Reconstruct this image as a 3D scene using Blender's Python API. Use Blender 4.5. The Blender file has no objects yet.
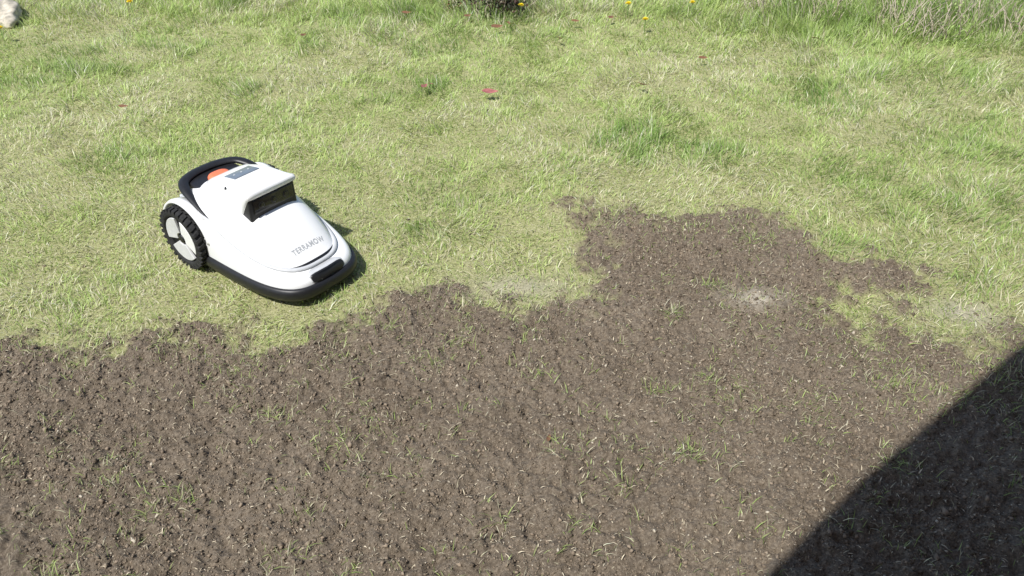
import bpy, math, numpy as np, bmesh
from mathutils import Vector
R = np.random.default_rng(7)
scene = bpy.context.scene
scene.view_settings.view_transform = 'Standard'
scene.view_settings.look = 'None'
scene.view_settings.exposure = 0

# ------------------------------------------------------------------ helpers
def link(o, parent=None):
    scene.collection.objects.link(o)
    if parent is not None: o.parent = parent
    return o
def empty(name, loc=(0,0,0), rz=0):
    e = bpy.data.objects.new(name, None); e.location = loc; e.rotation_euler = (0,0,rz)
    e.empty_display_size = .1
    return link(e)
def mk(name, verts, faces, mat, parent=None, smooth=True, bevel=0, subsurf=0):
    me = bpy.data.meshes.new(name); me.from_pydata([tuple(map(float,v)) for v in verts], [], [tuple(f) for f in faces]); me.update()
    bm = bmesh.new(); bm.from_mesh(me); bmesh.ops.recalc_face_normals(bm, faces=bm.faces); bm.to_mesh(me); bm.free()
    if mat: me.materials.append(mat)
    if smooth: me.polygons.foreach_set('use_smooth', [True]*len(me.polygons))
    o = bpy.data.objects.new(name, me); link(o, parent)
    if bevel:
        b = o.modifiers.new('b','BEVEL'); b.width = bevel; b.segments = 4; b.limit_method='ANGLE'; b.angle_limit=math.radians(35); b.harden_normals=False
    return o
def bigmesh(name, V, T, mat, parent=None, col=None, smooth=False, attrs=None):
    me = bpy.data.meshes.new(name)
    k = T.shape[1]
    me.vertices.add(len(V)); me.vertices.foreach_set('co', V.astype(np.float32).ravel())
    me.loops.add(T.size); me.loops.foreach_set('vertex_index', T.astype(np.int32).ravel())
    me.polygons.add(len(T)); me.polygons.foreach_set('loop_start', np.arange(0, T.size, k, dtype=np.int32))
    me.update(calc_edges=True)
    if smooth: me.polygons.foreach_set('use_smooth', np.ones(len(T), dtype=bool))
    if col is not None:
        a = me.attributes.new('Col','FLOAT_COLOR','POINT')
        c = np.ones((len(V),4), np.float32); c[:,:3] = col; a.data.foreach_set('color', c.ravel())
    for nm, arr in (attrs or {}).items():
        a = me.attributes.new(nm,'FLOAT','POINT'); a.data.foreach_set('value', arr.astype(np.float32).ravel())
    me.materials.append(mat)
    o = bpy.data.objects.new(name, me); return link(o, parent)

_tabs = {}
def vn(x, y, s, seed=0):
    if seed not in _tabs: _tabs[seed] = np.random.default_rng(1000+seed).random((512,512))
    t = _tabs[seed]; X = x/s+137.3; Y = y/s+211.7
    xi = np.floor(X); yi = np.floor(Y); fx = X-xi; fy = Y-yi
    fx = fx*fx*(3-2*fx); fy = fy*fy*(3-2*fy)
    xi = xi.astype(np.int64) & 511; yi = yi.astype(np.int64) & 511; x1=(xi+1)&511; y1=(yi+1)&511
    return (t[xi,yi]*(1-fx)+t[x1,yi]*fx)*(1-fy)+(t[xi,y1]*(1-fx)+t[x1,y1]*fx)*fy
def fbm(x,y,s,seed=0,o=3):
    r=0; a=1; n=0
    for i in range(o):
        c_,s_=math.cos(.9*i+.5),math.sin(.9*i+.5)
        r = r + a*vn(x*c_-y*s_,x*s_+y*c_,s/2**i,seed+i*17); n+=a; a*=.5
    return r/n
def sstep(a,b,x):
    t=np.clip((x-a)/(b-a),0,1); return t*t*(3-2*t)

# ------------------------------------------------------------------ materials
def newmat(name):
    m = bpy.data.materials.new(name); m.use_nodes=True
    nt = m.node_tree; return m, nt, nt.nodes['Principled BSDF']
def plain(name, col, rough=.5, spec=.5, noise=.0, nscale=60, bump=0, coat=0, metal=0):
    m, nt, p = newmat(name)
    p.inputs['Roughness'].default_value = rough
    p.inputs['Specular IOR Level'].default_value = spec
    p.inputs['Coat Weight'].default_value = coat
    p.inputs['Metallic'].default_value = metal
    tc = nt.nodes.new('ShaderNodeTexCoord')
    n = nt.nodes.new('ShaderNodeTexNoise'); n.inputs['Scale'].default_value = nscale; n.inputs['Detail'].default_value = 6
    nt.links.new(tc.outputs['Object'], n.inputs['Vector'])
    r = nt.nodes.new('ShaderNodeValToRGB'); e=r.color_ramp.elements
    e[0].position=.3; e[1].position=.7
    e[0].color=(*[c*(1-noise) for c in col],1); e[1].color=(*[min(1,c*(1+noise)) for c in col],1)
    nt.links.new(n.outputs['Fac'], r.inputs['Fac']); nt.links.new(r.outputs['Color'], p.inputs['Base Color'])
    if bump:
        b = nt.nodes.new('ShaderNodeBump'); b.inputs['Strength'].default_value=bump; b.inputs['Distance'].default_value=.002
        nt.links.new(n.outputs['Fac'], b.inputs['Height']); nt.links.new(b.outputs['Normal'], p.inputs['Normal'])
    return m
def vcol(name, rough=.55, spec=.3, transl=0.0):
    m, nt, p = newmat(name)
    a = nt.nodes.new('ShaderNodeAttribute'); a.attribute_name='Col'
    nt.links.new(a.outputs['Color'], p.inputs['Base Color'])
    p.inputs['Roughness'].default_value=rough; p.inputs['Specular IOR Level'].default_value=spec
    if transl:
        t = nt.nodes.new('ShaderNodeBsdfTranslucent'); nt.links.new(a.outputs['Color'], t.inputs['Color'])
        mx = nt.nodes.new('ShaderNodeMixShader'); mx.inputs[0].default_value=transl
        nt.links.new(p.outputs[0], mx.inputs[1]); nt.links.new(t.outputs[0], mx.inputs[2])
        nt.links.new(mx.outputs[0], nt.nodes['Material Output'].inputs['Surface'])
    return m

# ------------------------------------------------------------------ soil region
POLY = np.array([(-2.8,1.75),(-1.465,1.753),(-1.293,1.753),(-1.118,1.82),(-.921,1.843),(-.736,1.81),(-.537,1.843),(-.444,1.915),
(-.35,2.017),(-.226,2.027),(-.067,1.925),(.055,1.966),(.199,2.043),(.228,2.241),(.172,2.466),(.319,2.515),(.527,2.453),
(.746,2.48),(.928,2.42),(.982,2.302),(1.043,2.171),(1.219,2.206),(1.331,2.114),(1.284,2.002),(1.146,1.966),(1.053,2.007),
(1.0,1.94),(1.057,1.843),(1.215,1.797),(1.325,1.753),(1.448,1.857),(1.561,1.94),(2.3,2.0),(3.2,1.2),(3.2,.1),(-2.8,.1)])
def soil_sd(x,y):
    d = np.full(x.shape, 1e9); inside = np.zeros(x.shape,bool)
    n=len(POLY)
    for i in range(n):
        ax,ay = POLY[i]; bx,by = POLY[(i+1)%n]
        ex,ey = bx-ax,by-ay
        t = np.clip(((x-ax)*ex+(y-ay)*ey)/(ex*ex+ey*ey),0,1)
        d = np.minimum(d, (x-ax-t*ex)**2+(y-ay-t*ey)**2)
        c = ((ay>y)!=(by>y)) & (x < ex*(y-ay)/(ey if ey!=0 else 1e-9)+ax)
        inside ^= c
    return np.sqrt(d)*np.where(inside,1,-1)
def soil_both(x,y):
    sd0 = soil_sd(x,y)
    sd = sd0 + .14*(fbm(x,y,.16,3,2)-.5) + .16*(vn(x,y,.05,4)-.5) + .10*(vn(x,y,.02,5)-.5)
    return sstep(-.05,.08,sd), sd0
def soil_mask(x,y): return soil_both(x,y)[0]
def height(x,y,m=None):
    if m is None: m = soil_mask(x,y)
    near = np.exp(-((x/6)**2+((y-2.5)/6)**2))
    h = (.05*(fbm(x,y,1.3,21)-.5) + .02*(vn(x,y,.35,23)-.5))*near
    h = h + .006*(vn(x,y,.06,24)-.5)
    x2=x*.8-y*.6; y2=x*.6+y*.8
    c = .024*(fbm(x,y,.09,31,2)-.5)+.017*np.abs(vn(x2,y2,.038,32)-.5)+.013*(vn(x,y,.021,33)-.5)+.013*(vn(x2,y2,.0115,34)-.5)
    return h + m*(c+.006)

# ------------------------------------------------------------------ ground
def axis(a,b,st,far):
    mid = np.arange(a,b+st/2,st)
    g=[];s=st;v=b
    while v<far: s*=1.25; v+=s; g.append(v)
    l=[];s=st;v=a
    while v>-far: s*=1.25; v-=s; l.append(v)
    return np.array(l[::-1]+list(mid)+g)
xs = axis(-2.0,2.0,.0042,500.)
ys = axis(.85,2.7,.0042,500.)
lo = ys[ys<2.7]; hi = np.arange(2.7,6.5,.02); s=.02; v=6.5; g=[]
while v<500: s*=1.25; v+=s; g.append(v)
ys = np.concatenate([lo,hi,g])
X,Y = np.meshgrid(xs,ys,indexing='ij'); nx,ny = X.shape
M = soil_mask(X,Y)
Z = height(X,Y,M)
idx = np.arange(nx*ny).reshape(nx,ny)
T = np.stack([idx[:-1,:-1],idx[1:,:-1],idx[1:,1:],idx[:-1,1:]],-1).reshape(-1,4)
dust = 1.0*np.exp(-(((X-.74)/.09)**2+((Y-1.95)/.045)**2)) + .9*np.exp(-(((X-1.36)/.10)**2+((Y-1.9)/.06)**2)) + .6*np.exp(-(((X-0.0)/.16)**2+((Y-2.03)/.07)**2))
gm, nt, p = newmat('ground_soil_and_thatch')
p.inputs['Roughness'].default_value=.95; p.inputs['Specular IOR Level'].default_value=.15
N=nt.nodes; L=nt.links
geo=N.new('ShaderNodeNewGeometry')
def noise(sc,det=8,rough=.6):
    n=N.new('ShaderNodeTexNoise'); n.inputs['Scale'].default_value=sc; n.inputs['Detail'].default_value=det; n.inputs['Roughness'].default_value=rough
    L.new(geo.outputs['Position'], n.inputs['Vector']); return n
def ramp(src,stops):
    r=N.new('ShaderNodeValToRGB'); e=r.color_ramp.elements
    while len(e)<len(stops): e.new(.5)
    for el,(pp,c) in zip(e,stops): el.position=pp; el.color=(*c,1)
    L.new(src,r.inputs['Fac']); return r
def mixc(f,a,b):
    m=N.new('ShaderNodeMix'); m.data_type='RGBA'
    if isinstance(f,float): m.inputs['Factor'].default_value=f
    else: L.new(f,m.inputs['Factor'])
    L.new(a,m.inputs[6]); L.new(b,m.inputs[7]); return m.outputs[2]
soilc = ramp(noise(150).outputs['Fac'],[(.28,(.05,.038,.027)),(.5,(.185,.147,.108)),(.72,(.42,.35,.265))])
soilb = ramp(noise(3,4).outputs['Fac'],[(.35,(.145,.114,.082)),(.65,(.275,.224,.168))])
soil = mixc(.4, soilc.outputs['Color'], soilb.outputs['Color'])
that = ramp(noise(160).outputs['Fac'],[(.3,(.21,.215,.09)),(.5,(.39,.39,.18)),(.7,(.60,.56,.34))])
a=N.new('ShaderNodeAttribute'); a.attribute_name='soil'
d=N.new('ShaderNodeAttribute'); d.attribute_name='dust'
c1=mixc(a.outputs['Fac'], that.outputs['Color'], soil)
dc=ramp(noise(120).outputs['Fac'],[(.3,(.42,.37,.29)),(.7,(.60,.55,.45))])
c2=mixc(d.outputs['Fac'], c1, dc.outputs['Color'])
L.new(c2,p.inputs['Base Color'])
b=N.new('ShaderNodeBump'); b.inputs['Strength'].default_value=1.0; b.inputs['Distance'].default_value=.006
L.new(noise(280,6,.7).outputs['Fac'],b.inputs['Height']); L.new(b.outputs['Normal'],p.inputs['Normal'])
bigmesh('ground', np.stack([X,Y,Z],-1).reshape(-1,3), T, gm, smooth=True, attrs={'soil':M,'dust':np.clip(dust*(.3+1.0*fbm(X,Y,.05,8)),0,.85)})

# mower placement
MX,MY,MH = -.804,2.190,math.radians(-38.5)
MS=(.95,.87,.93)
def mower_local(x,y):
    c,s=math.cos(MH),math.sin(MH); dx=x-MX; dy=y-MY
    return (dx*c+dy*s)/MS[0], (-dx*s+dy*c)/MS[1]

# ------------------------------------------------------------------ grass blades
def blades(px,py,length,width,az,lean,col,curv=.5):
    n=len(px); pz=height(px,py)-.003
    d=np.stack([np.cos(az),np.sin(az)],1); s=np.stack([-d[:,1],d[:,0]],1)
    tw=R.uniform(-1.2,1.2,n); sx=s*np.cos(tw)[:,None]+d*np.sin(tw)[:,None]
    def pt(t,w):
        ang=lean*(.55+curv*t)
        h=length*t*np.cos(ang); o=length*t*np.sin(ang)
        base=np.stack([px+d[:,0]*o, py+d[:,1]*o, pz+h],1)
        off=np.concatenate([sx*(w/2)[:,None],np.zeros((n,1))],1)
        return base-off, base+off
    b0,b1=pt(0.,width); m0,m1=pt(.5,width*.85); t0,_=pt(1.,width*0)
    V=np.stack([b0,b1,m0,m1,t0],1).reshape(-1,3)
    i=(np.arange(n)*5)[:,None]
    T=np.concatenate([i+np.array([[0,1,3]]),i+np.array([[0,3,2]]),i+np.array([[2,3,4]])],1).reshape(-1,3)
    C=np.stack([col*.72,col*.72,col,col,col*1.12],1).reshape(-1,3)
    return V,T,np.clip(C,0,.9)
grass_mat = vcol('grass_blade',rough=.45,spec=.5,transl=.35)

def grass_colors(n, lush, dry):
    base=np.array([.43,.57,.17]); yel=np.array([.66,.72,.30]); straw=np.array([.87,.81,.56]); dark=np.array([.19,.34,.065])
    k=R.random(n)
    c=base[None]*(1-.6*k[:,None])+yel[None]*(.6*k[:,None])
    c=c*(1-lush[:,None]*.85)+dark[None]*lush[:,None]*.85
    isd=R.random(n)<dry
    c=np.where(isd[:,None], straw[None]*R.uniform(.6,1.1,n)[:,None], c)
    return c*R.uniform(.68,1.28,n)[:,None]

def lush_field(x,y):
    l = .62*sstep(.50,.80,fbm(x,y,.34,41,4))
    for cx,cy,r,a in [(-.30,2.32,.12,.7),(.50,3.05,.26,.95),(.78,2.95,.2,.8),(1.45,3.45,.22,.9),(-.42,3.65,.15,.8),(1.9,3.0,.3,.6),(1.35,2.75,.25,.6),(2.6,4.5,.6,.7),(-.05,4.6,.4,.6),(.2,2.85,.1,.7),(2.0,3.7,.5,.5),(1.7,2.5,.3,.6)]:
        l = np.maximum(l, a*np.exp(-((x-cx)**2+((y-cy)*1.3)**2)/r**2)*(.4+1.2*vn(x,y,.06,44)))
    return np.clip(l,0,1)

NB=640000
yy = 1.5+4.6*R.random(NB)**1.05; xx=(R.random(NB)*2-1)*(.76*yy+.7)
dens = np.clip((2.6/yy)**.6,0,1)*np.clip((.76*yy+.7)/5.0,0,1)*1.35
m,sd0 = soil_both(xx,yy)
edge = sstep(.0,.22,-sd0)
thin = (.30+.90*fbm(xx,yy,.11,51,2))*(.4+.6*edge)
thin *= 1-.75*np.exp(-(((xx-0.0)/.16)**2+((yy-2.04)/.07)**2))
keep = (R.random(NB) < dens*thin*(1-m)**1.2)
xx=xx[keep]; yy=yy[keep]; n=len(xx)
lush=lush_field(xx,yy); drypat=sstep(.38,.68,fbm(xx,yy,.5,61,3))
wild=sstep(4.0,4.4,yy)*sstep(.9,1.7,xx)+.6*sstep(4.4,4.8,yy)
tuf=sstep(.62,.85,vn(xx,yy,.13,57))
ln = R.uniform(.018,.042,n)*(1+.8*lush)*(.65+.7*vn(xx,yy,.1,52))*(1+1.6*wild+.8*tuf*sstep(2.6,3.6,yy))
lx,ly=mower_local(xx,yy); under=(np.abs(lx)<.36)&(np.abs(ly)<.23); ln=np.where(under,np.minimum(ln,.022),ln)
az = 2*math.pi*(fbm(xx,yy,.25,71,2)*2.2)+R.normal(0,1.1,n)
lean = np.clip(R.normal(.95,.35,n)-.3*lush-.3*wild,.05,1.45)
wd = R.uniform(.0016,.0034,n)*(1+.18*np.clip(yy-2.5,0,5))
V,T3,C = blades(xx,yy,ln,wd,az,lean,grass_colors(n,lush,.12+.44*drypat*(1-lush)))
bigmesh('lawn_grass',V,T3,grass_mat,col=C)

# sparse blades growing through the soil + tufts
P=[];
def add_sparse(n, f):
    x=R.uniform(-2.2,2.2,n); y=R.uniform(.85,2.6,n); k=R.random(n)<f(x,y); P.append((x[k],y[k],np.zeros(k.sum())))
def fs(x,y):
    q=sstep(.50,.76,fbm(x,y,.20,81,3))*.7+.03
    q=q*(.2+1.6*np.clip(vn(x,y,.045,83),0,1))
    sd=soil_sd(x,y)
    q=q+ 1.3*np.exp(-np.abs(sd)/.09)*sstep(.32,.75,vn(x,y,.06,87))
    q=q+ 1.5*np.exp(-(((x-1.2)/.42)**2+((y-1.62)/.2)**2))*sstep(.3,.75,vn(x,y,.05,85))
    q=q+ .4*np.exp(-(((x-.7)/.35)**2+((y-2.2)/.2)**2))*sstep(.4,.75,vn(x,y,.05,89))
    q=q+ .8*np.exp(-(((x+1.0)/.2)**2+((y-1.77)/.06)**2))*.5
    q=q+ 1.3*np.exp(-(((x+.13)/.26)**2+((y-1.80)/.14)**2))*sstep(.3,.8,vn(x,y,.04,86))
    return q*.5
add_sparse(120000,fs)
TUFTS=[(-.14,1.74,.05),(-.23,1.66,.05),(.07,1.60,.035),(.51,1.57,.03),(.38,1.56,.035),(-.42,1.37,.05),(.42,1.32,.04),(-.03,1.13,.03),
(-.62,1.47,.05),(-.78,1.21,.05),(-1.25,1.29,.06),(1.05,1.60,.07),(.80,2.28,.06),(.48,1.87,.03),(-.98,1.04,.06),(.92,1.30,.05),(1.25,1.55,.07),
(-.5,1.05,.05),(.25,1.22,.04),(.1,1.35,.03),(-1.4,1.7,.08),(-.36,1.83,.07),(.62,2.0,.04),(1.15,1.72,.09),(1.35,1.62,.08),(1.3,1.42,.08),(1.5,1.5,.08),(.33,2.38,.05),(.55,1.10,.04),(-.29,1.98,.05)]
for cx,cy,r in TUFTS:
    k=int(R.uniform(25,70)); P.append((R.normal(cx,r*.65,k),R.normal(cy,r*.45,k),np.ones(k)))
for _ in range(240):
    cx=R.uniform(-2,2); cy=R.uniform(.9,2.4); k=int(R.uniform(4,16)); P.append((R.normal(cx,.013,k),R.normal(cy,.011,k),np.ones(k)*.6))
x=np.concatenate([q[0] for q in P]); y=np.concatenate([q[1] for q in P]); t=np.concatenate([q[2] for q in P])
n=len(x)
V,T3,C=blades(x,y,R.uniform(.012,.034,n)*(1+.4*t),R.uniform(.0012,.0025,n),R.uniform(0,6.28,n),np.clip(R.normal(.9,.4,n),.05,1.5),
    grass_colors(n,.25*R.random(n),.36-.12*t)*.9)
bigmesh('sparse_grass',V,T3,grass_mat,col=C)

# ------------------------------------------------------------------ soil crumbs and straw
oct_v=np.array([(1,0,0),(-1,0,0),(0,1,0),(0,-1,0),(0,0,1),(0,0,-1),(.62,.62,.5),(-.62,-.62,.5),(.62,-.62,.45),(-.62,.62,.45)],float)
oct_f=np.array([(0,6,4),(6,2,4),(2,9,4),(9,1,4),(1,7,4),(7,3,4),(3,8,4),(8,0,4),(6,0,5),(2,6,5),(9,2,5),(1,9,5),(7,1,5),(3,7,5),(8,3,5),(0,8,5)])
def crumbs(n, smin, smax, pw, plight=.03):
    x=R.uniform(-2.1,2.1,n); y=R.uniform(.85,2.65,n); m,sd=soil_both(x,y)
    far=.06*np.exp(-np.abs(sd)/.12)
    k=(R.random(n)<np.clip(m+.02+far,0,1))&(np.abs(x)<.72*y+.3)&(R.random(n)<.3+.95*fbm(x,y,.12,91,2)); x=x[k];y=y[k];n=len(x)
    s=smin+(smax-smin)*R.random(n)**pw
    z=height(x,y)+s*.15
    V=oct_v[None]*R.uniform(.5,1.3,(n,10,1))*s[:,None,None]*R.uniform(.5,1.3,(n,1,3))
    a=R.uniform(0,6.28,n); b_=R.uniform(-1,1,n); ca,sa,cb,sb=np.cos(a),np.sin(a),np.cos(b_),np.sin(b_)
    v=V.copy(); V[...,1]=v[...,1]*cb[:,None]-v[...,2]*sb[:,None]; V[...,2]=v[...,1]*sb[:,None]+v[...,2]*cb[:,None]
    v=V.copy(); V[...,0]=v[...,0]*ca[:,None]-v[...,1]*sa[:,None]; V[...,1]=v[...,0]*sa[:,None]+v[...,1]*ca[:,None]
    V+=np.stack([x,y,z],1)[:,None,:]
    F=(np.arange(n)*10)[:,None,None]+oct_f[None]
    c=np.array([.215,.170,.125])[None]*R.uniform(.5,1.5,n)[:,None]
    lt=R.random(n)<plight; c[lt]=np.array([.52,.46,.36])
    return V.reshape(-1,3),F.reshape(-1,3),np.repeat(c,10,0)
A=[crumbs(260000,.0009,.0034,1.4,.035),crumbs(32000,.0025,.0068,1.8,.015),crumbs(420,.005,.011,1.5,0)]
off=0;Vs=[];Fs=[];Cs=[]
for v_,f_,c_ in A: Vs.append(v_);Fs.append(f_+off);Cs.append(c_);off+=len(v_)
bigmesh('soil_crumbs',np.concatenate(Vs),np.concatenate(Fs),vcol('soil_crumb',rough=.95,spec=.1),col=np.concatenate(Cs))
n=24000
x=R.uniform(-2.2,2.2,n);y=R.uniform(.85,3.0,n);k=R.random(n)<(.1+.7*fbm(x,y,.18,95,2));x=x[k];y=y[k];n=len(x)
c=np.array([.66,.57,.41])[None]*R.uniform(.35,1.15,n)[:,None]
V,T3,C=blades(x,y,R.uniform(.004,.018,n),R.uniform(.0012,.003,n),R.uniform(0,6.28,n),R.uniform(1.2,1.5,n),c,.45)
V[:,2]+=.006
bigmesh('straw_litter',V,T3,vcol('straw',rough=.8,spec=.2),col=C)

# ------------------------------------------------------------------ ROBOTIC MOWER
white=plain('white_plastic',(.88,.88,.87),.32,.5,.02,25,coat=.25)
black=plain('black_plastic',(.016,.016,.018),.42,.45,.2,90,bump=.1)
rubber=plain('tyre_rubber',(.028,.028,.028),.8,.3,.35,120,bump=.4)
silver=plain('silver_trim',(.55,.56,.57),.45,.5,.05,40)
letter=plain('letter_grey',(.42,.43,.44),.45,.5,.05,40)
grey=plain('wheel_grey_plastic',(.62,.62,.62),.4,.5,.06,60)
red=plain('stop_button_red',(.85,.20,.09),.4,.5,.05,60)
disp=plain('display_grey',(.16,.19,.23),.2,.6,.1,40)
glass=plain('lens_glass',(.006,.006,.008),.12,.5,.1,10,coat=.3)
mower=empty('robotic_lawn_mower',(MX,MY,.002),MH); mower.scale=MS

def sp(v,e): return np.sign(v)*np.abs(v)**e
class Outl:
    def __init__(s,x0,x1,w,wf,n): s.c=(x0+x1)/2; s.a=(x1-x0)/2; s.w=w; s.wf=wf; s.n=n; s.x1=x1
    def hw(s,x): 
        t=np.clip((x+.08)/(s.x1+.08),0,1); return s.w+(s.wf-s.w)*t**1.8
    def pt(s,phi,r=1.0):
        x=s.c+r*s.a*sp(np.cos(phi),2/s.n); y=r*s.hw(x)*sp(np.sin(phi),2/s.n); return x,y
    def rad(s,x,y): return (np.abs((x-s.c)/s.a)**s.n+np.abs(y/s.hw(x))**s.n)**(1/s.n)
outer=Outl(-.315,.335,.192,.178,3.8)
seam=Outl(-.300,.285,.160,.150,3.1)
def zc(x): return np.interp(x,[-.33,-.3,-.2,-.1,0,.08,.16,.22,.27,.33],[.205,.235,.268,.278,.272,.255,.220,.182,.142,.100])
def zs(x): return np.interp(x,[-.32,-.25,-.17,-.08,0,.1,.2,.29],[.190,.222,.232,.212,.180,.146,.122,.110])
_xs=np.linspace(-.36,.36,400)
def smooth_fn(f,w=30):
    yv=np.pad(f(_xs),w,mode='edge'); k=np.hanning(w*2+1);k/=k.sum(); yv=np.convolve(yv,k,'same')[w:-w]
    return lambda x: np.interp(x,_xs,yv)
zc=smooth_fn(zc); zs=smooth_fn(zs)
def hood_z(x,y):
    r=np.clip(seam.rad(x,y),0,1); return zs(x)+(zc(x)-zs(x))*(1-r**3.6)**.62
NP=144
ph=np.linspace(0,2*np.pi,NP,endpoint=False)
def loft(rings,cap0=False,cap1=False):
    V=np.concatenate(rings); F=[]
    n=len(rings[0])
    for k in range(len(rings)-1):
        for i in range(n):
            j=(i+1)%n; F.append((k*n+i,k*n+j,(k+1)*n+j,(k+1)*n+i))
    if cap0: F.append(tuple(range(n)))
    if cap1: F.append(tuple((len(rings)-1)*n+i for i in range(n)))
    return V,F
rings=[]
for r in [1,.995,.985,.97,.945,.91,.87,.82,.75,.66,.56,.45,.33,.2,.08]:
    x,y=seam.pt(ph,r); rr=np.full(NP,r); z=zs(x)+(zc(x)-zs(x))*(1-rr**3.6)**.62
    rings.append(np.stack([x,y,z],1))
V,F=loft(rings,cap1=True); mk('hood',V,F,white,mower)
rings=[]
x0,y0=seam.pt(ph); x1,y1=outer.pt(ph)
for a_,b_ in [(-.03,.05),(0,0.015),(.03,.0),(.2,.02),(.4,.06),(.58,.13),(.74,.23),(.87,.38),(.95,.56),(.99,.78),(1,1)]:
    x=x0+(x1-x0)*a_; y=y0+(y1-y0)*a_; z=zs(x0)-.002+(.072-zs(x0)+.002)*b_
    rings.append(np.stack([x,y,z],1))
V,F=loft(rings); mk('side_shell',V,F,white,mower)
def sweep(name,pts,rw,rh,mat,closed=False,ns=12,tap=None):
    pts=np.array(pts,float); n=len(pts); rings=[]
    for i in range(n):
        a=pts[max(i-1,0)]; c=pts[min(i+1,n-1)]
        t=c-a; t/=np.linalg.norm(t)+1e-9
        s=np.cross(t,(0,0,1)); s/=np.linalg.norm(s)+1e-9; u=np.cross(s,t)
        k=1 if tap is None else tap[i]
        th=np.linspace(0,2*np.pi,ns,endpoint=False)
        rings.append(pts[i][None]+np.cos(th)[:,None]*s[None]*rw*k+np.sin(th)[:,None]*u[None]*rh*k)
    V,F=loft(rings,True,True); return mk(name,V,F,mat,mower)
pp=np.linspace(-2.3,2.3,140); x,y=seam.pt(pp,1.018)
sweep('silver_trim',np.stack([x,y,zs(x)+.003],1),.0085,.0062,silver)
def bump_ring(extra,phs):
    o=Outl(-.315-extra,.335+extra,.192+extra,.178+extra,3.8); return o.pt(phs)
q=np.linspace(-1,1,110); phb=q*1.66
sec=[(-.012,.074),(.003,.079),(.010,.075),(.014,.064),(.013,.048),(.008,.036),(-.002,.030),(-.015,.030)]
rings=[]
for e,z in sec:
    x,y=bump_ring(e,phb); rings.append(np.stack([x,y,np.full_like(x,z)],1))
V=np.concatenate(rings); n=len(phb); F=[]
for k in range(len(sec)):
    for i in range(n-1):
        k2=(k+1)%len(sec); F.append((k*n+i,k*n+i+1,k2*n+i+1,k2*n+i))
F.append(tuple(k*n for k in range(len(sec)))); F.append(tuple(k*n+n-1 for k in range(len(sec))))
mk('bumper',V,F,black,mower)
ub=Outl(-.30,.30,.165,.150,3.3); rings=[]
for z,r in [(.12,.97),(.06,1),(.045,.96),(.04,.85)]:
    x,y=ub.pt(ph,r); rings.append(np.stack([x,y,np.full_like(x,z)],1))
V,F=loft(rings,True,True); mk('underbody',V,F,black,mower)

def box(name,x0,x1,y0,y1,z0,z1,mat,bev=.004,taper=None):
    v=[]
    for z in (z0,z1):
        for (a,b_) in ((x0,y0),(x1,y0),(x1,y1),(x0,y1)): v.append([a,b_,z])
    if taper: 
        for i in range(4,8): v[i][0]+=taper[i-4][0]; v[i][1]+=taper[i-4][1]; v[i][2]+=taper[i-4][2]
    f=[(0,1,2,3),(4,5,6,7),(0,1,5,4),(1,2,6,5),(2,3,7,6),(3,0,4,7)]
    return mk(name,v,f,mat,mower,bevel=bev)
# vision module : boxy raised unit with a black front
st=[(-.165,.062,.272,.245),(-.152,.078,.290,.245),(-.12,.090,.306,.242),(-.06,.098,.323,.238),(0,.103,.333,.234),(.06,.105,.337,.232),(.100,.105,.336,.306),(.110,.102,.330,.314)]
rings=[]
for sx_,w,zt,zb in st:
    th=np.linspace(0,2*np.pi,48,endpoint=False); yv=w*sp(np.cos(th),2/6); zz=(zt+zb)/2+(zt-zb)/2*sp(np.sin(th),2/4.5)
    rings.append(np.stack([np.full(48,sx_),yv,zz],1))
V,F=loft(rings,True,True); mk('vision_module_cap',V,F,white,mower,bevel=0)
box('vision_module_face',-.02,.102,-.100,.100,.218,.322,black,.007,taper=[(0,0,0),(.001,.003,0),(.001,-.003,0),(0,0,0)])
box('vision_window',.100,.107,-.084,.084,.256,.306,glass,.003)
def cyl(name,c,ax,r,h,mat,seg=40,bev=.0015):
    V=[];th=np.linspace(0,2*np.pi,seg,endpoint=False)
    ax=Vector(ax).normalized(); u=ax.orthogonal().normalized(); w=ax.cross(u)
    for s in (0,1):
        for t in th: V.append(Vector(c)+ax*(h*s)+u*(r*math.cos(t))+w*(r*math.sin(t)))
    F=[(i,(i+1)%seg,seg+(i+1)%seg,seg+i) for i in range(seg)]+[tuple(range(seg)),tuple(range(seg,2*seg))]
    return mk(name,V,F,mat,mower,bevel=bev)
for i,yv in enumerate((-.052,0,.052)):
    cyl('lens_ring_%d'%i,(.106,yv,.280),(1,0,0),.0130,.0020,black,bev=.0006)
    cyl('lens_%d'%i,(.107,yv,.280),(1,0,0),.0085,.0020,glass,bev=.0006)
def capz(x): return np.interp(x,[s[0] for s in st],[s[2] for s in st])
def panel(name,x0,x1,y0,y1,mat,dz,th=.002):
    v=[(x0,y0,capz(x0)+dz-th),(x1,y0,capz(x1)+dz-th),(x1,y1,capz(x1)+dz-th),(x0,y1,capz(x0)+dz-th)]
    v+=[(a,b_,c+th) for a,b_,c in v]
    mk(name,v,[(0,1,2,3),(4,5,6,7),(0,1,5,4),(1,2,6,5),(2,3,7,6),(3,0,4,7)],mat,mower,bevel=.0008)
panel('display',-.075,-.015,-.052,.052,disp,.0032,.005)
for i,yv in enumerate((-.030,.0,.030)): panel('display_key_%d'%i,-.050,-.044,yv-.003,yv+.003,silver,.0038)
V,F=loft([np.stack([-.190+a*np.cos(ph[::4]), .050*a/.03*sp(np.sin(ph[::4]),.7), np.full(36,z)],1) for a,z in [(.026,.235),(.026,.268),(.023,.274),(.016,.277),(.008,.278)]],True,True)
mk('stop_button',V,F,red,mower)
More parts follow.
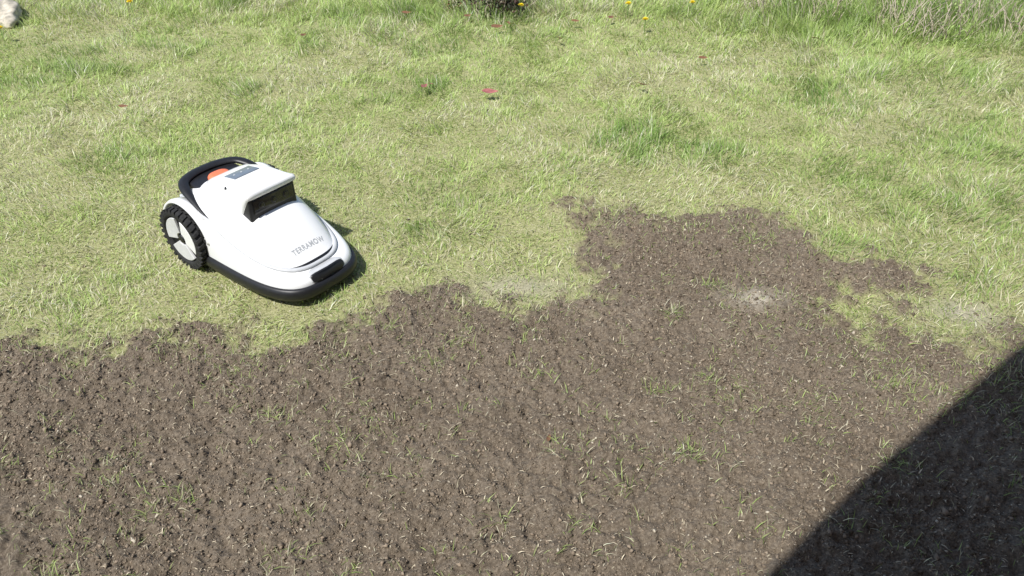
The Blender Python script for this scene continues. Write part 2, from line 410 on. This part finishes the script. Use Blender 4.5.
# carry handle : low, hugging the rear of the shell
cp=[(-.02,-.163,.192),(-.06,-.160,.210),(-.11,-.155,.230),(-.155,-.147,.245),(-.205,-.134,.259),(-.243,-.110,.266),(-.264,-.06,.268),(-.270,0,.268)]
cp=cp+[(a,-b_,c) for a,b_,c in cp[-2::-1]]
cp=np.array(cp); ts=np.linspace(0,len(cp)-1,90)
def cr(P,t):
    i=int(min(t,len(P)-1.0001)); f=t-i; p0=P[max(i-1,0)];p1=P[i];p2=P[i+1];p3=P[min(i+2,len(P)-1)]
    return .5*((2*p1)+(-p0+p2)*f+(2*p0-5*p1+4*p2-p3)*f*f+(-p0+3*p1-3*p2+p3)*f**3)
hp=np.array([cr(cp,t) for t in ts]); tap=np.clip(np.minimum(ts,len(cp)-1-ts)/4.0,.25,1)
sweep('carry_handle',hp,.019,.010,black,tap=tap)
box('rear_cover',-.272,-.14,-.105,.105,.215,.262,black,.012)
# front slot
rings=[]
for dx,sc in [(-.03,1),(.0,1),(.0025,.96)]:
    th=np.linspace(0,2*np.pi,40,endpoint=False); yv=.076*sc*sp(np.cos(th),2/5); hh=.0145*sc*sp(np.sin(th),2/4)
    rings.append(np.stack([.332+dx-1.2*np.abs(yv)**2-.5*hh-.004*(hh>0),yv,.094+hh],1))
V,F=loft(rings,True,True); mk('front_slot_frame',V,F,silver,mower)
rings=[]
for dx,sc in [(-.02,.93),(.0035,.93),(.0042,.89)]:
    th=np.linspace(0,2*np.pi,40,endpoint=False); yv=.076*sc*sp(np.cos(th),2/5); hh=.0145*sc*sp(np.sin(th),2/4)
    rings.append(np.stack([.332+dx-1.2*np.abs(yv)**2-.5*hh,yv,.094+hh],1))
V,F=loft(rings,True,True); mk('front_slot',V,F,black,mower)
cu=bpy.data.curves.new('lettering','FONT'); cu.body='TERRAMOW'; cu.size=.022; cu.align_x='CENTER'; cu.space_character=1.15; cu.offset=.0005
to=bpy.data.objects.new('t',cu); link(to); dg=bpy.context.evaluated_depsgraph_get(); dg.update()
tm=bpy.data.meshes.new_from_object(to.evaluated_get(dg)); co=np.array([v.co[:] for v in tm.vertices]); fc=[tuple(p_.vertices) for p_ in tm.polygons]
bpy.data.objects.remove(to)
tx=co[:,0]; ty=co[:,1]*1.15; lx=.243-ty*.8; lyv=tx+.008
mk('lettering',np.stack([lx,lyv,hood_z(lx,lyv)+.0012],1),fc,letter,mower,smooth=False)

# wheels
def lathe(name,cx,cz,prof,mat,seg=72):
    rings=[]
    th=np.linspace(0,2*np.pi,seg,endpoint=False)
    for yv,r in prof: rings.append(np.stack([cx+r*np.cos(th),np.full(seg,yv),cz+r*np.sin(th)],1))
    V,F=loft(rings,True,True); return mk(name,V,F,mat,mower)
def wheel(side,tag):
    s=side; cx,cz,r=-.172,.112,.108
    i0,o0=.174*s,.222*s
    lathe('tyre_'+tag,cx,cz,[(i0,.06),(i0,r-.008),(i0+.004*s,r),(o0-.006*s,r),(o0-.001*s,r-.006),(o0,r-.012),(o0,r-.020),(o0-.006*s,r-.023),(o0-.02*s,r-.024)],rubber)
    V=[];F=[]
    nl=30
    for k in range(nl):
        for half in (0,1):
            a0=2*np.pi*(k+.5*half)/nl; ya=(i0+.003*s) if half==0 else (i0+.025*s); yb=(i0+.023*s) if half==0 else (o0+.001*s)
            sk=.07*(1 if half==0 else -1); b0=len(V)
            for rr in (r-.012,r+.005):
                for (yv,da) in ((ya,-.06-sk/2),(yb,-.06+sk/2),(yb,.05+sk/2),(ya,.05-sk/2)):
                    V.append((cx+rr*math.cos(a0+da),yv,cz+rr*math.sin(a0+da)))
            F+= [(b0,b0+1,b0+2,b0+3),(b0+4,b0+5,b0+6,b0+7),(b0,b0+1,b0+5,b0+4),(b0+1,b0+2,b0+6,b0+5),(b0+2,b0+3,b0+7,b0+6),(b0+3,b0,b0+4,b0+7)]
    mk('tread_'+tag,V,F,rubber,mower,smooth=False,bevel=.0015)
    lathe('rim_'+tag,cx,cz,[(i0+.01*s,.085),(o0-.013*s,.085),(o0-.013*s,.03)],black)
    for k in range(3):
        a0=2*np.pi*k/3+.45; V=[];F=[];ns=16;hw=.86
        for li,yy_ in enumerate((o0-.0125*s,o0-.002*s)):
            for i in range(ns+1):
                t_=a0-hw+2*hw*i/ns
                for rr in (.022,.080):
                    V.append((cx+rr*math.cos(t_),yy_-(.003*s if rr<.05 and li else 0),cz+rr*math.sin(t_)))
        m_=2*(ns+1)
        for i in range(ns):
            a=2*i; F+=[(a,a+1,a+3,a+2),(m_+a,m_+a+1,m_+a+3,m_+a+2),(a,a+2,m_+a+2,m_+a),(a+1,a+3,m_+a+3,m_+a+1)]
        F+=[(0,1,m_+1,m_),(2*ns,2*ns+1,m_+2*ns+1,m_+2*ns)]
        mk('hub_panel_%s_%d'%(tag,k),V,F,grey if k else white,mower,smooth=False,bevel=.002)
    lathe('hub_cap_'+tag,cx,cz,[(o0-.013*s,.016),(o0-.006*s,.016),(o0-.004*s,.012)],black,32)
    rings=[];
    for a_ in np.linspace(math.radians(8),math.radians(172),40):
        c_,s_=math.cos(a_),math.sin(a_)
        pr=[(.150,.118),(.184,.120),(.194,.123),(.194,.130),(.180,.134),(.150,.130)]
        rings.append(np.array([(cx+rr*c_,s*yv,cz+rr*s_) for yv,rr in pr]))
    V,F=loft(rings,True,True); mk('wheel_arch_'+tag,V,F,white,mower)
wheel(-1,'right'); wheel(1,'left')
for s,t_ in ((-1,'right'),(1,'left')):
    cyl('caster_wheel_'+t_,(.22,s*.09-.012,.036),(0,1,0),.036,.024,rubber)

# ------------------------------------------------------------------ dandelions, leaves
yel=plain('dandelion_yellow',(.92,.76,.04),.6,.2,.1,100)
stemm=plain('stem_green',(.12,.22,.05),.5,.3,.1,100)
for cx,cy in [(-2.71,4.238),(.706,4.80),(1.03,4.66),(.72,4.35),(.66,4.62),(.05,4.60),(-2.2,4.7)]:
    e=empty('dandelion',(cx,cy,float(height(np.array([cx]),np.array([cy]))[0])))
    V=[];F=[]
    for k in range(70):
        a=R.uniform(0,6.28); el=R.uniform(.1,1.4); L_=.019; w=.0026
        d=np.array([math.cos(a)*math.cos(el),math.sin(a)*math.cos(el),math.sin(el)*.7]); s_=np.array([-math.sin(a),math.cos(a),0])*w
        c0=np.array([0,0,.08]); b0=len(V); V+=[c0-s_*.5,c0+s_*.5,c0+d*L_+s_,c0+d*L_-s_]; F.append((b0,b0+1,b0+2,b0+3))
    mk('petals',V,F,yel,e,smooth=False)
    th=np.linspace(0,6.28,7)[:-1]
    rings=[np.stack([.0018*np.cos(th),.0018*np.sin(th),np.full(6,z)],1) for z in (-.01,.02,.081)]
    V,F=loft(rings,True,True); mk('stem',V,F,stemm,e)
lm=plain('dry_leaf_red',(.36,.13,.12),.6,.3,.35,60)
lm2=plain('dry_leaf_brown',(.22,.11,.06),.6,.3,.35,60)
for i,(cx,cy,sz,rz,mt) in enumerate([(-.10,3.47,.040,.2,lm),(-.407,3.55,.030,1.2,lm),(-.38,3.58,.022,2.2,lm),(.60,3.56,.036,2.2,lm2),(-.083,4.38,.040,.6,lm2),(.09,1.37,.014,1.3,lm2),(-.02,4.43,.032,1.6,lm2),(.95,3.9,.028,.3,lm2),(-1.1,4.2,.028,1.3,lm2),(1.6,4.2,.030,2.3,lm2),(-1.7,3.3,.022,.3,lm2),(.25,4.2,.028,2.0,lm2),(.55,4.5,.032,1.0,lm2),(-.6,4.6,.030,.4,lm2),(-.25,4.55,.03,.9,lm2),(.35,4.45,.026,.1,lm2)]):
    V=[];F=[]
    for t_ in np.linspace(0,1,9):
        w=.42*math.sin(math.pi*t_**.8)*(1-.2*t_)+.01
        for k in (-1,0,1): V.append(((t_-.5)*2*sz,k*w*sz,abs(k)*.3*w*sz+.25*sz*(t_-.5)**2*2))
    for j in range(8):
        for k in range(2): a=j*3+k; F.append((a,a+1,a+4,a+3))
    o=mk('fallen_leaf',V,F,mt); z=float(height(np.array([cx]),np.array([cy]))[0]); o.location=(cx,cy,z+(.044 if cy>2.7 else .008)); o.rotation_euler=(.35,.1,rz)

# ------------------------------------------------------------------ shrubs, stone
leafmat=vcol('shrub_leaf',rough=.5,spec=.3,transl=.3)
bark=plain('twig_bark',(.55,.47,.37),.85,.2,.3,80)
def shrub(cx,cy,rad,hgt,nst,nlf,cols,lsz,spread=.035):
    z0=float(height(np.array([cx]),np.array([cy]))[0]); e=empty('shrub',(cx,cy,z0))
    Vt=[];Ft=[];tips=[]
    for k in range(nst):
        a=R.uniform(0,6.28); ln_=hgt*R.uniform(.6,1.1); p_=np.array([R.normal(0,rad*.4),R.normal(0,rad*.3),-.01]); d_=np.array([math.cos(a)*.45,math.sin(a)*.45,.85])*ln_/6; r_=.0045
        prev=None
        for s_ in range(7):
            th=np.linspace(0,6.28,6)[:-1]; b0=len(Vt)
            for t_ in th: Vt.append(p_+np.array([math.cos(t_)*r_,math.sin(t_)*r_,0]))
            if prev is not None:
                for i in range(5): Ft.append((prev+i,prev+(i+1)%5,b0+(i+1)%5,b0+i))
            prev=b0; tips.append(p_.copy()); p_=p_+d_+R.normal(0,.012,3); r_*=.8
    mk('stems',Vt,Ft,bark,e)
    tips=np.array(tips); n=nlf; c0=tips[R.integers(0,len(tips),n)]+R.normal(0,spread,(n,3)); c0[:,2]=np.abs(c0[:,2])+.004
    a=R.uniform(0,6.28,n); el=R.uniform(-.5,1.0,n); d_=np.stack([np.cos(a)*np.cos(el),np.sin(a)*np.cos(el),np.sin(el)],1); s_=np.stack([-np.sin(a),np.cos(a),R.uniform(-.5,.5,n)],1)
    L_=R.uniform(.5,1.3,n)[:,None]*lsz
    V=np.stack([c0,c0+d_*L_*.5+s_*L_*.26,c0+d_*L_,c0+d_*L_*.5-s_*L_*.26],1).reshape(-1,3)
    T4=(np.arange(n)*4)[:,None]+np.arange(4)[None]
    cc=np.array(cols)[R.integers(0,len(cols),n)]*R.uniform(.6,1.3,n)[:,None]
    bigmesh('leaves',V,T4,leafmat,e,col=np.repeat(cc,4,0))
green=[(.22,.36,.08),(.32,.48,.13),(.40,.52,.18),(.11,.19,.05)]
shrub(-.05,4.76,.20,.22,34,1500,[(.045,.028,.02),(.10,.055,.04),(.04,.06,.02)],.026,.045)
shrub(-.30,4.80,.10,.12,14,260,[(.25,.12,.07),(.12,.07,.04),(.12,.18,.06)],.022)
for cx,cy,rd,h_,nl in [(1.5,4.70,.15,.20,110),(1.8,4.62,.2,.26,150),(2.1,4.45,.22,.30,160),(2.2,4.28,.18,.24,110),(2.45,4.38,.22,.32,190),(2.75,4.28,.22,.30,230),(2.8,4.08,.2,.24,200),(2.3,5.0,.3,.4,900),(2.9,4.8,.3,.4,900),(3.3,4.7,.3,.4,900),(1.8,5.1,.3,.35,900)]:
    shrub(cx,cy,rd,h_,32,nl,green,.020)
shrub(-.5,5.6,.3,.3,20,800,green,.03)
bm=bmesh.new(); bmesh.ops.create_icosphere(bm,subdivisions=4,radius=1)
for v_ in bm.verts:
    c_=v_.co; k=1+.8*(float(fbm(np.array([c_.x*1.0]),np.array([c_.y+c_.z*.7]),.6,99,3)[0])-.5)
    v_.co=Vector((c_.x*.09*k,c_.y*.22*k,max(c_.z,-.4)*.06*k))
me=bpy.data.meshes.new('garden_stone'); bm.to_mesh(me); bm.free(); me.polygons.foreach_set('use_smooth',[True]*len(me.polygons))
me.materials.append(plain('stone',(.50,.45,.36),.9,.2,.4,25,bump=1)); o=bpy.data.objects.new('garden_stone',me); link(o); o.location=(-2.93,4.68,.015); o.rotation_euler=(0,0,.6)

# ------------------------------------------------------------------ sun + sky + house
EL=math.radians(57); az=np.array([-.628,-.778]); az/=np.linalg.norm(az)
sun_dir=Vector((az[0]*math.cos(EL),az[1]*math.cos(EL),math.sin(EL)))
sl=bpy.data.lights.new('sun','SUN'); sl.energy=5.0; sl.angle=math.radians(.55); sl.color=(1,.98,.94)
so=bpy.data.objects.new('sun',sl); link(so); so.rotation_euler=sun_dir.to_track_quat('Z','Y').to_euler()
w=bpy.data.worlds.new('World'); scene.world=w; w.use_nodes=True; wn=w.node_tree
sk=wn.nodes.new('ShaderNodeTexSky'); sk.sky_type='NISHITA'; sk.sun_disc=False; sk.sun_elevation=EL; sk.sun_rotation=math.atan2(az[0],az[1])
bg=wn.nodes['Background']; bg.inputs['Strength'].default_value=.13; wn.links.new(sk.outputs[0],bg.inputs['Color'])

H=2.65; sh=H/math.tan(EL)*az
G=[(1.43,1.73),(1.15,1.512),(.83,1.263),(.535,1.004)]
E=[np.array(g_)+sh for g_ in G]
d1=np.array([.798,.603]); d2=np.array([-.737,-.675]); nrm=np.array([.64,-.77])
E=[E[0]+d1*2.4]+E+[E[-1]+d2*5.0]
house=empty('brick_house')
V=[];F=[]
for e_ in E:
    V+= [(e_[0],e_[1],H-.05),(e_[0],e_[1],H),(*(e_+nrm*5),H+2.3),(*(e_+nrm*5),H+2.25)]
for i in range(len(E)-1):
    a=i*4;b0=a+4
    for k in range(4): F.append((a+k,a+(k+1)%4,b0+(k+1)%4,b0+k))
F+=[(0,1,2,3),tuple((len(E)-1)*4+k for k in range(4))]
mk('roof',V,F,plain('roof_tile',(.12,.09,.08),.8,.3,.3,15),house,smooth=False)
bm_,nt2,p2=newmat('brick'); br=nt2.nodes.new('ShaderNodeTexBrick'); br.inputs['Color1'].default_value=(.30,.13,.09,1); br.inputs['Color2'].default_value=(.24,.10,.07,1); br.inputs['Mortar'].default_value=(.4,.38,.35,1); br.inputs['Scale'].default_value=4.5
tc=nt2.nodes.new('ShaderNodeTexCoord'); mp=nt2.nodes.new('ShaderNodeMapping'); mp.inputs['Rotation'].default_value=(math.radians(90),0,0); nt2.links.new(tc.outputs['Object'],mp.inputs[0]); nt2.links.new(mp.outputs[0],br.inputs['Vector']); nt2.links.new(br.outputs['Color'],p2.inputs['Base Color'])
A0=E[0]+nrm*1.35; A1=E[-1]+nrm*1.35
ang=math.atan2(A0[1]-A1[1],A0[0]-A1[0]); Lw=float(np.linalg.norm(A0-A1))
def hbox(name,x0,x1,y0,y1,z0,z1,mat):
    v=[(a,b_,c) for c in (z0,z1) for a,b_ in ((x0,y0),(x1,y0),(x1,y1),(x0,y1))]
    o=mk(name,v,[(0,1,2,3),(4,5,6,7),(0,1,5,4),(1,2,6,5),(2,3,7,6),(3,0,4,7)],mat,house,smooth=False); o.location=(A1[0],A1[1],0); o.rotation_euler=(0,0,ang); return o
hbox('walls',0,Lw,-3.2,0,-.1,3.0,bm_)
fr=plain('white_frame',(.75,.75,.73),.5,.4,.03,20)
hbox('window_frame',1.2,2.6,.002,.05,.95,2.1,fr); hbox('window',1.28,2.52,.052,.06,1.03,2.02,glass)
hbox('door_frame',4.2,5.25,.002,.05,0,2.15,fr); hbox('door',4.28,5.17,.052,.08,.02,2.07,plain('door_paint',(.10,.16,.14),.5,.4,.1,8))

cam=bpy.data.cameras.new('camera'); cam.lens=28.27; cam.sensor_width=36; cam.clip_end=2000; cam.clip_start=.05
co_=bpy.data.objects.new('camera',cam); link(co_); co_.location=(0,0,1.5); co_.rotation_euler=(math.radians(53.5),0,0); scene.camera=co_
